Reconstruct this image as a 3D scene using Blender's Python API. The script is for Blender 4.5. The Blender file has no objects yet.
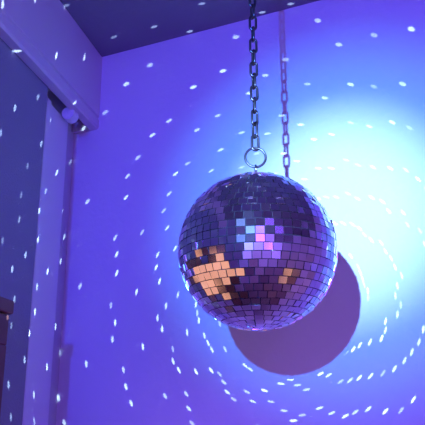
import bpy, bmesh, math, random
from mathutils import Vector, Matrix
random.seed(4)
sc = bpy.context.scene
try:
    sc.view_settings.view_transform = 'Standard'
    sc.view_settings.look = 'None'
except Exception as e: print(e)

# ------------------------------------------------------------ dimensions (m)
CAM = Vector((0, 0, 1.65)); YAW = math.radians(25.4); PITCH = math.radians(17.3)
R = 0.0995
B = Vector((-0.318, 0.802, 1.867))          # ball centre
YW = 1.10                                   # back wall
ZC = 2.412                                  # ceiling
A = Vector((-0.844, YW, 0))                 # back-left corner
LD = Vector((0.218, -0.976, 0)).normalized()  # along left wall, towards room
LN = Vector((0.976, 0.218, 0)).normalized()   # left wall inward normal
P = Vector((0.08, -1.20, 1.975))             # spotlight position
T = Vector((-0.290, 1.10, 2.0))            # aim point
ROWS = 33; TILE = math.pi*R/ROWS

# ------------------------------------------------------------ helpers
def mat(name, col, rough=.5, metal=0., bump=0., bscale=60., emis=None, estr=0., noise=None):
    m = bpy.data.materials.new(name); m.use_nodes = True
    nt = m.node_tree; b = nt.nodes['Principled BSDF']
    b.inputs['Base Color'].default_value = (*col, 1)
    b.inputs['Roughness'].default_value = rough
    b.inputs['Metallic'].default_value = metal
    if emis:
        b.inputs['Emission Color'].default_value = (*emis, 1)
        b.inputs['Emission Strength'].default_value = estr
    if bump or noise:
        tc = nt.nodes.new('ShaderNodeTexCoord')
        n = nt.nodes.new('ShaderNodeTexNoise'); n.inputs['Scale'].default_value = bscale
        n.inputs['Detail'].default_value = 6
        nt.links.new(tc.outputs['Object'], n.inputs['Vector'])
        if bump:
            bp = nt.nodes.new('ShaderNodeBump'); bp.inputs['Strength'].default_value = bump
            bp.inputs['Distance'].default_value = .004
            nt.links.new(n.outputs['Fac'], bp.inputs['Height'])
            nt.links.new(bp.outputs['Normal'], b.inputs['Normal'])
        if noise:
            r = nt.nodes.new('ShaderNodeValToRGB')
            r.color_ramp.elements[0].color = (*noise, 1); r.color_ramp.elements[1].color = (*col, 1)
            r.color_ramp.elements[0].position = .35; r.color_ramp.elements[1].position = .65
            nt.links.new(n.outputs['Fac'], r.inputs['Fac'])
            nt.links.new(r.outputs['Color'], b.inputs['Base Color'])
    return m

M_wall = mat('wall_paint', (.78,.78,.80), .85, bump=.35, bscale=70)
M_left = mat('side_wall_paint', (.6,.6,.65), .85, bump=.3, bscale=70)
M_rear = mat('rear_wall_paint', (.8,.78,.8), .85, bump=.3, bscale=70)
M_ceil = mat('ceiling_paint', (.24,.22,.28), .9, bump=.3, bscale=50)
M_floor = mat('floor_wood', (.38,.28,.24), .45, noise=(.28,.19,.15), bscale=8)
M_fascia = mat('blind_fascia', (.70,.62,.66), .45)
M_fabric = mat('blind_fabric', (.28,.28,.34), .9, bump=.4, bscale=300)
M_white = mat('white_plastic', (.85,.85,.85), .4)
M_trim = mat('trim_paint', (.78,.78,.84), .6)
M_wood = mat('dark_wood', (.20,.07,.05), .5, noise=(.12,.04,.03), bscale=14)
M_steel = mat('dark_steel', (.16,.15,.17), .35, 1.)
M_ring = mat('ring_steel', (.45,.43,.46), .25, 1.)
M_glass = mat('window_glass', (.05,.05,.08), .05)
M_core = mat('ball_core', (.05,.045,.06), .7)
M_black = mat('black_metal', (.02,.02,.02), .4)
M_lamp_glow = mat('added_lamp_glow', (.5,.3,.2), .8, emis=(1.,.46,.22), estr=.9)  # glow of the added out-of-frame lamp, mirrored by the tiles
M_panel_glow = mat('added_panel_glow', (.5,.25,.15), .6, emis=(1.,.46,.24), estr=.9)  # emission added to the cabinet doors to tint the ball's reflections

def obj(name, me, m=None, parent=None):
    o = bpy.data.objects.new(name, me); sc.collection.objects.link(o)
    if m: me.materials.append(m)
    if parent: o.parent = parent
    return o
def empty(name, loc=(0,0,0)):
    o = bpy.data.objects.new(name, None); o.empty_display_size = .05
    sc.collection.objects.link(o); return o
def prism(name, foot, z0, z1, m, parent=None, bev=0.):
    bm = bmesh.new()
    vs = [bm.verts.new((p[0], p[1], z0)) for p in foot]
    f = bm.faces.new(vs)
    g = bmesh.ops.extrude_face_region(bm, geom=[f])
    for v in g['geom']:
        if isinstance(v, bmesh.types.BMVert): v.co.z = z1
    bmesh.ops.recalc_face_normals(bm, faces=bm.faces)
    if bev: bmesh.ops.bevel(bm, geom=bm.edges[:], offset=bev, segments=3, affect='EDGES', profile=.5)
    me = bpy.data.meshes.new(name); bm.to_mesh(me); bm.free()
    return obj(name, me, m, parent)
def lw(s, d):   # point on plan at distance s along left wall, d off it
    return A + LD*s + LN*d
def lbox(name, s0, s1, d0, d1, z0, z1, m, parent=None, bev=0.):
    return prism(name, [lw(s0,d0), lw(s1,d0), lw(s1,d1), lw(s0,d1)], z0, z1, m, parent, bev)
def tube(name, pts, r, m, parent=None, seg=8, closed=False):
    c = bpy.data.curves.new(name, 'CURVE'); c.dimensions = '3D'
    c.bevel_depth = r; c.bevel_resolution = seg//2
    sp = c.splines.new('POLY'); sp.points.add(len(pts)-1)
    for i, p in enumerate(pts): sp.points[i].co = (*p, 1)
    sp.use_cyclic_u = closed; sp.use_smooth = True; c.use_fill_caps = True
    o = bpy.data.objects.new(name+'_tmp', c); sc.collection.objects.link(o)
    dg = bpy.context.evaluated_depsgraph_get()
    me = bpy.data.meshes.new_from_object(o.evaluated_get(dg)); me.name = name
    bpy.data.objects.remove(o)
    me.materials.clear()
    return obj(name, me, m, parent)
def lathe(name, prof, loc, m, parent=None, n=32, rot=None):
    bm = bmesh.new(); rings = []
    for (r, z) in prof:
        rings.append([bm.verts.new((r*math.cos(2*math.pi*i/n), r*math.sin(2*math.pi*i/n), z)) for i in range(n)])
    for a, b in zip(rings, rings[1:]):
        for i in range(n):
            bm.faces.new((a[i], a[(i+1)%n], b[(i+1)%n], b[i]))
    bm.normal_update()
    for f in bm.faces: f.smooth = True
    mt = Matrix.Translation(loc)
    if rot: mt = mt @ rot
    bm.transform(mt)
    me = bpy.data.meshes.new(name); bm.to_mesh(me); bm.free()
    return obj(name, me, m, parent)

# ------------------------------------------------------------ room shell
L_END = 3.79
lend = lw(L_END, 0)
XR = 2.2; YF = lend.y
prism('wall_back', [(A.x-.15,YW),(XR+.1,YW),(XR+.1,YW+.1),(A.x-.15,YW+.1)], 0, ZC, M_wall)
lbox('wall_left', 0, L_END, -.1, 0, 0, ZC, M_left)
prism('wall_right', [(XR,YF),(XR+.1,YF),(XR+.1,YW),(XR,YW)], 0, ZC, M_rear)
prism('wall_front', [(-.2,YF-.1),(XR+.1,YF-.1),(XR+.1,YF),(-.2,YF)], 0, ZC, M_rear)
prism('floor', [(-1.1,YF-.1),(XR+.1,YF-.1),(XR+.1,YW+.1),(-1.1,YW+.1)], -.1, 0, M_floor)
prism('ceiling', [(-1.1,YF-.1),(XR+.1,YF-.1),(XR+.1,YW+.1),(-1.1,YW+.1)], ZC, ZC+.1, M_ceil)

# window trim, frame and blind on the left wall
lbox('trim_1', .068, .150, 0, .018, 0, ZC-.17, M_trim, None, .003)
win = empty('window_1')
lbox('frame_side', .158, .176, 0, .024, .9, ZC-.17, M_trim, win, .002)
lbox('frame_inner', .182, .19, 0, .014, .9, ZC-.17, M_trim, win, .002)
lbox('frame_far', 1.4, 1.44, 0, .014, .9, ZC-.17, M_trim, win, .002)
lbox('frame_sill', .158, 1.44, 0, .03, .86, .9, M_trim, win, .002)
lbox('glass', .19, 1.4, 0, .005, .9, ZC-.17, M_glass, win)
bl = empty('roller_blind')
def fascia():
    prof = [(0,0),(0,-.006),(.050,-.006),(.050,-.150),(.046,-.158),(.040,-.160),(.040,-.166),(.056,-.166),(.060,-.162),(.060,-.146),(.056,-.144),(.056,-.140),(.060,-.138),(.060,0)]
    bm = bmesh.new(); ends = []
    for s in (.012, 2.6):
        ends.append([bm.verts.new(lw(s, d) + Vector((0,0,ZC-.002+z))) for d, z in prof])
    n = len(prof)
    for i in range(n): bm.faces.new((ends[0][i], ends[0][(i+1)%n], ends[1][(i+1)%n], ends[1][i]))
    bm.faces.new(ends[0]); bm.faces.new(ends[1])
    bmesh.ops.recalc_face_normals(bm, faces=bm.faces)
    me = bpy.data.meshes.new('fascia'); bm.to_mesh(me); bm.free()
    obj('fascia', me, M_fascia, bl)
fascia()
lbox('end_cap', .004, .012, 0, .062, ZC-.168, ZC-.002, M_fascia, bl, .001)
axis = [lw(.06,.027)+Vector((0,0,ZC-.125)), lw(2.55,.027)+Vector((0,0,ZC-.125))]
tube('roller_tube', axis, .020, M_white, bl, 12)
lbox('fabric', .205, 2.5, .036, .038, .95, ZC-.11, M_fabric, bl)
lbox('bottom_bar', .205, 2.5, .033, .041, .93, .952, M_white, bl, .002)
tube('end_knob', [lw(.090,.036)+Vector((0,0,ZC-.174)), lw(.112,.036)+Vector((0,0,ZC-.174))], .013, M_white, bl, 12)

# ------------------------------------------------------------ shallow wooden cabinet, door glow added for orange tile reflections
cab = empty('wooden_cabinet')
S0 = .34; S1 = .93; SM = (S0+S1)/2
lbox('carcass', S0, S1, .045, .070, .06, 1.81, M_wood, cab, .003)
lbox('plinth', S0+.02, S1-.02, .047, .067, 0, .06, M_wood, cab)
lbox('top_board', S0-.004, S1+.004, .043, .080, 1.81, 1.83, M_wood, cab, .003)
for k_, (s0, s1) in enumerate(((S0+.003,SM-.002),(SM+.002,S1-.003))):
    lbox('door_rail_top_%d'%k_, s0, s1, .070, .077, 1.765, 1.808, M_wood, cab, .002)
    lbox('door_rail_mid_%d'%k_, s0, s1, .070, .077, 1.23, 1.27, M_wood, cab, .002)
    lbox('door_stile_a_%d'%k_, s0, s0+.035, .070, .077, 1.27, 1.765, M_wood, cab, .002)
    lbox('door_stile_b_%d'%k_, s1-.035, s1, .070, .077, 1.27, 1.765, M_wood, cab, .002)
    lbox('door_bottom_%d'%k_, s0, s1, .070, .077, .08, 1.23, M_wood, cab, .002)
    lbox('added_glow_panel_%d'%k_, s0+.035, s1-.035, .070, .072, 1.27, 1.765, M_panel_glow, cab)
# ------------------------------------------------------------ disco ball
ball = empty('disco_ball')
bm = bmesh.new()
bmesh.ops.create_uvsphere(bm, u_segments=64, v_segments=40, radius=R-.0016)
for f in bm.faces: f.smooth = True
bm.transform(Matrix.Translation(B))
me = bpy.data.meshes.new('core'); bm.to_mesh(me); bm.free(); obj('core', me, M_core, ball)

bm = bmesh.new()
KC = 2*math.pi*R/(TILE*1.15)
lay = bm.loops.layers.color.new('tint')
for i in range(ROWS):
    ph = (i+.5)/ROWS*math.pi - math.pi/2
    N = max(3, round(KC*math.cos(ph)))
    for j in range(N):
        la = (j+.5)/N*2*math.pi
        n = Vector((math.cos(ph)*math.cos(la), math.cos(ph)*math.sin(la), math.sin(ph)))
        e = Vector((-math.sin(la), math.cos(la), 0)); u = n.cross(e)
        jn = (n + e*random.gauss(0,.065) + u*random.gauss(0,.065)).normalized()
        e2 = (e - jn*e.dot(jn)).normalized(); u2 = jn.cross(e2)
        hh = TILE*.455
        wt = math.cos(ph + .5*math.pi/ROWS)*R*math.pi/N*.92
        wb = math.cos(ph - .5*math.pi/ROWS)*R*math.pi/N*.92
        wt = max(wt, .0003); wb = max(wb, .0003)
        c = n*R
        top = [c+jn*.0004 + e2*x + u2*y for x, y in ((-wb,-hh),(wb,-hh),(wt,hh),(-wt,hh))]
        bot = [v - jn*.0022 for v in top]
        tv = [bm.verts.new(v+B) for v in top]; bv = [bm.verts.new(v+B) for v in bot]
        fs = [bm.faces.new(tv)]
        for k in range(4): fs.append(bm.faces.new((tv[(k+1)%4], tv[k], bv[k], bv[(k+1)%4])))
        t = random.random()
        for f in fs:
            for l in f.loops: l[lay] = (t,t,t,1)
me = bpy.data.meshes.new('mirror_tiles'); bm.to_mesh(me); bm.free()
mm = bpy.data.materials.new('mirror_glass'); mm.use_nodes = True
nt = mm.node_tree; b = nt.nodes['Principled BSDF']
b.inputs['Metallic'].default_value = 1; b.inputs['Roughness'].default_value = .13
at = nt.nodes.new('ShaderNodeAttribute'); at.attribute_name = 'tint'
rp = nt.nodes.new('ShaderNodeValToRGB')
rp.color_ramp.elements[0].color = (.78,.76,.80,1); rp.color_ramp.elements[1].color = (1.,.99,1.,1)
nt.links.new(at.outputs['Fac'], rp.inputs['Fac']); nt.links.new(rp.outputs['Color'], b.inputs['Base Color'])
obj('mirror_tiles', me, mm, ball)
lathe('cap', [(.0001,.003),(.006,.003),(.008,.001),(.014,-.0005),(.016,-.003)], B+Vector((0,0,R+.001)), M_ring, ball)
def circ(c, r, ax1, ax2, n=32): return [c + ax1*r*math.cos(2*math.pi*k/n) + ax2*r*math.sin(2*math.pi*k/n) for k in range(n)]
X=Vector((1,0,0)); Yv=Vector((0,1,0)); Z=Vector((0,0,1))
cr = Vector((math.cos(YAW), math.sin(YAW), 0)); cf = Vector((-math.sin(YAW), math.cos(YAW), 0))
tube('eyelet', circ(B+Z*(R+.0095), .0065, cf, Z), .0014, M_ring, ball, 8, True)

# ------------------------------------------------------------ chain
ch = empty('hanging_chain')
rc = B + Z*(R+.0145+.0132)
tube('split_ring', circ(rc, .0135, cr, Z, 40), .0016, M_steel, ch, 8, True)
a, r, w = .0064, .0044, .0017
z = rc.z + .0125 + .0105 - .002
pts_all = []
k = 0
while z < ZC - .012:
    ang = math.radians(20) + (math.pi/2 if k % 2 else 0)+ random.uniform(-.25,.25)
    hd = cr*math.cos(ang) + cf*math.sin(ang)
    c = Vector((B.x, B.y, z)); pts = []
    for q in range(10): 
        t = math.pi*q/9; pts.append(c + Z*a + hd*r*math.cos(t) + Z*r*math.sin(t))
    for q in range(10):
        t = math.pi + math.pi*q/9; pts.append(c - Z*a + hd*r*math.cos(t) + Z*r*math.sin(t))
    pts_all.append(pts); z += 2*(a+r) - 2*w; k += 1
cu = bpy.data.curves.new('links', 'CURVE'); cu.dimensions='3D'; cu.bevel_depth = w; cu.bevel_resolution = 3
for pts in pts_all:
    sp = cu.splines.new('POLY'); sp.points.add(len(pts)-1); sp.use_cyclic_u = True; sp.use_smooth = True
    for i, p in enumerate(pts): sp.points[i].co = (*p, 1)
o = bpy.data.objects.new('tmp', cu); sc.collection.objects.link(o)
dg = bpy.context.evaluated_depsgraph_get()
me = bpy.data.meshes.new_from_object(o.evaluated_get(dg)); bpy.data.objects.remove(o)
me.materials.clear(); obj('links', me, M_steel, ch)
hk = [Vector((B.x,B.y,ZC)), Vector((B.x,B.y,ZC-.012))]
tube('ceiling_hook', hk, .003, M_steel, ch)

# ------------------------------------------------------------ unseen lamp, added so tiles mirror something warm
fl = empty('added_warm_lamp')
lp = Vector((1.1, .50, 0))
lathe('base', [(.0001,0),(.14,0),(.14,.015),(.02,.03),(.0001,.03)], lp, M_black, fl)
tube('pole', [lp+Z*.02, lp+Z*.75], .01, M_black, fl)
lathe('shade', [(.24,.40),(.16,.80)], lp, M_lamp_glow, fl)

# spotlight fixture hung from the ceiling
sf = empty('spotlight_fixture')
dv = (T-P).normalized(); q = dv.to_track_quat('Z','Y').to_matrix().to_4x4()
lathe('housing', [(.0001,-.16),(.04,-.16),(.05,-.12),(.05,.01),(.047,.01),(.047,-.02),(.0001,-.02)], P, M_black, sf, rot=q)
tube('bracket', [P-dv*.1+Z*.05, Vector((P.x-dv.x*.1, P.y-dv.y*.1, ZC))], .008, M_black, sf)

# ------------------------------------------------------------ lights
def light(name, kind, loc, energy, col, tgt=None, **kw):
    l = bpy.data.lights.new(name, kind); l.energy = energy; l.color = col
    for k_, v in kw.items(): setattr(l, k_, v)
    o = bpy.data.objects.new(name, l); sc.collection.objects.link(o); o.location = loc
    if tgt is not None: o.rotation_euler = (Vector(tgt)-Vector(loc)).to_track_quat('-Z','Y').to_euler()
    return o
light('spot_core', 'SPOT', P+dv*.02, 300, (.55,.9,1.), T, spot_size=math.radians(11.5), spot_blend=1., shadow_soft_size=.012)
light('spot_halo', 'SPOT', P+dv*.021, 280, (.04,.36,1.), T, spot_size=math.radians(19), spot_blend=1., shadow_soft_size=.012)
light('spot_spill', 'SPOT', P+dv*.022, 135, (.03,.045,1.), T, spot_size=math.radians(44), spot_blend=1., shadow_soft_size=.012)
light('room_light', 'AREA', (1.2,-1.2,2.3), 19, (.20,.045,1.), (-.2,1.1,1.6), size=.8)
light('rear_wash', 'AREA', (1.0,-.6,1.7), 56, (.30,.15,1.), (1.0,-2.6,1.7), size=.6)  # added unseen light, brightens the rear walls mirrored in the ball

# stand-in facet beams: one added light inside the ball whose emission follows the mirror-facet reflections
g = light('facet_beam_gobo', 'POINT', B, 1.0, (1,1,1), shadow_soft_size=0.)
g.data.use_shadow = False
g.data.use_nodes = True
GR = 37.; GK = 2*math.pi*R/(math.pi*R/28*1.06)*GR/28
GT = math.pi*R/28
nt = g.data.node_tree; nt.nodes.clear(); LK = nt.links
def setin(s, v):
    if isinstance(v, bpy.types.NodeSocket): LK.new(v, s)
    else: s.default_value = v
def M(op, *a_):
    n = nt.nodes.new('ShaderNodeMath'); n.operation = op
    for i, v in enumerate(a_): setin(n.inputs[i], v)
    return n.outputs[0]
def V(op, a_, b_=None, s=None):
    n = nt.nodes.new('ShaderNodeVectorMath'); n.operation = op
    setin(n.inputs[0], tuple(a_) if isinstance(a_, Vector) else a_)
    if b_ is not None: setin(n.inputs[1], tuple(b_) if isinstance(b_, Vector) else b_)
    if s is not None: setin(n.inputs['Scale'], s)
    return n.outputs['Value'] if op in ('DOT_PRODUCT','LENGTH') else n.outputs['Vector']
geo = nt.nodes.new('ShaderNodeNewGeometry')
u = V('NORMALIZE', geo.outputs['Incoming'])
sx = nt.nodes.new('ShaderNodeSeparateXYZ'); LK.new(u, sx.inputs[0])
tb = M('DIVIDE', YW-B.y, M('MAXIMUM', sx.outputs[1], 1e-3))
tc_ = M('DIVIDE', ZC-B.z, M('MAXIMUM', sx.outputs[2], 1e-3))
tl_ = M('DIVIDE', (Vector((A.x,A.y,B.z))-B).dot(LN), M('MINIMUM', V('DOT_PRODUCT', u, LN), -1e-3))
t = M('MINIMUM', M('MINIMUM', tb, tc_), tl_)
t = M('MINIMUM', t, 4.0)
H = V('SCALE', u, s=t)                      # hit point relative to ball centre
BP = B - P
def dinc(n): return V('NORMALIZE', V('ADD', V('SCALE', n, s=R), BP))
n = V('NORMALIZE', V('SUBTRACT', u, BP.normalized()))
for _ in range(4):
    r1 = V('NORMALIZE', V('SUBTRACT', H, V('SCALE', n, s=R)))
    n = V('NORMALIZE', V('SUBTRACT', r1, dinc(n)))
sn = nt.nodes.new('ShaderNodeSeparateXYZ'); LK.new(n, sn.inputs[0])
lat = M('ARCSINE', sn.outputs[2]); lon = M('ARCTAN2', sn.outputs[1], sn.outputs[0])
row = M('FLOOR', M('MULTIPLY', M('ADD', M('DIVIDE', lat, math.pi), .5), GR))
ph = M('SUBTRACT', M('MULTIPLY', M('DIVIDE', M('ADD', row, .5), GR), math.pi), math.pi/2)
cph = M('COSINE', ph)
NN = M('MAXIMUM', M('ROUND', M('MULTIPLY', cph, GK)), 3.)
idx = M('FLOOR', M('MULTIPLY', M('DIVIDE', lon, 2*math.pi), NN))
la = M('MULTIPLY', M('DIVIDE', M('ADD', idx, .5), NN), 2*math.pi)
cx = nt.nodes.new('ShaderNodeCombineXYZ')
LK.new(M('MULTIPLY', cph, M('COSINE', la)), cx.inputs[0]); LK.new(M('MULTIPLY', cph, M('SINE', la)), cx.inputs[1]); LK.new(M('SINE', ph), cx.inputs[2])
n0 = cx.outputs[0]
# small facet misalignment
wn = nt.nodes.new('ShaderNodeTexWhiteNoise'); wn.noise_dimensions = '2D'
c2 = nt.nodes.new('ShaderNodeCombineXYZ'); LK.new(row, c2.inputs[0]); LK.new(idx, c2.inputs[1]); LK.new(c2.outputs[0], wn.inputs['Vector'])
jit = V('SCALE', V('SUBTRACT', wn.outputs['Color'], (.5,.5,.5)), s=.024)
nj = V('NORMALIZE', V('ADD', n0, jit))
d0 = dinc(n0)
r0 = V('SUBTRACT', d0, V('SCALE', nj, s=M('MULTIPLY', V('DOT_PRODUCT', d0, nj), 2.)))
q_ = V('SUBTRACT', H, V('SCALE', n0, s=R))
al = V('DOT_PRODUCT', q_, r0)
e = V('SUBTRACT', q_, V('SCALE', r0, s=al))
nr = V('DOT_PRODUCT', nj, r0)
av = V('NORMALIZE', V('SUBTRACT', nj, V('SCALE', r0, s=nr)))
ea = V('DOT_PRODUCT', e, av)
e2 = V('DOT_PRODUCT', e, e); ea2 = M('MULTIPLY', ea, ea)
W = M('MULTIPLY', GT*.52, M('ADD', 1., M('MULTIPLY', al, .45)))
fa = M('MAXIMUM', M('ABSOLUTE', nr), .32)
wa = M('MULTIPLY', W, fa)
met = M('SQRT', M('ADD', M('DIVIDE', ea2, M('MULTIPLY', wa, wa)), M('DIVIDE', M('SUBTRACT', e2, ea2), M('MULTIPLY', W, W))))
mr = nt.nodes.new('ShaderNodeMapRange'); mr.interpolation_type = 'SMOOTHSTEP'
LK.new(met, mr.inputs['Value']); mr.inputs['From Min'].default_value = 1.15; mr.inputs['From Max'].default_value = .6
mr.inputs['To Min'].default_value = 0; mr.inputs['To Max'].default_value = 1
dot = mr.outputs[0]
# outside of the ball's own shadow only
ax = BP.normalized()
hd = V('DOT_PRODUCT', H, ax); per = V('LENGTH', V('SUBTRACT', H, V('SCALE', ax, s=hd)))
mask = M('GREATER_THAN', per, R*1.22)
var = M('ADD', .45, wn.outputs['Value'])
st = M('MULTIPLY', M('MULTIPLY', dot, mask), M('MULTIPLY', var, M('MULTIPLY', M('MINIMUM', M('MULTIPLY', t, t), 2.5), 85.)))
em = nt.nodes.new('ShaderNodeEmission'); em.inputs['Color'].default_value = (.48,.72,1.,1)
LK.new(st, em.inputs['Strength'])
out = nt.nodes.new('ShaderNodeOutputLight'); LK.new(em.outputs[0], out.inputs[0])

w_ = bpy.data.worlds.new('World'); sc.world = w_; w_.use_nodes = True
w_.node_tree.nodes['Background'].inputs[0].default_value = (.02,.01,.05,1)

# ------------------------------------------------------------ camera
cam = bpy.data.cameras.new('camera'); co = bpy.data.objects.new('camera', cam); sc.collection.objects.link(co)
cam.sensor_width = 36; cam.lens = 700/425*36; cam.clip_start = .01
F = Vector((-math.sin(YAW)*math.cos(PITCH), math.cos(YAW)*math.cos(PITCH), math.sin(PITCH)))
co.location = CAM; co.rotation_euler = F.to_track_quat('-Z','Y').to_euler()
sc.camera = co
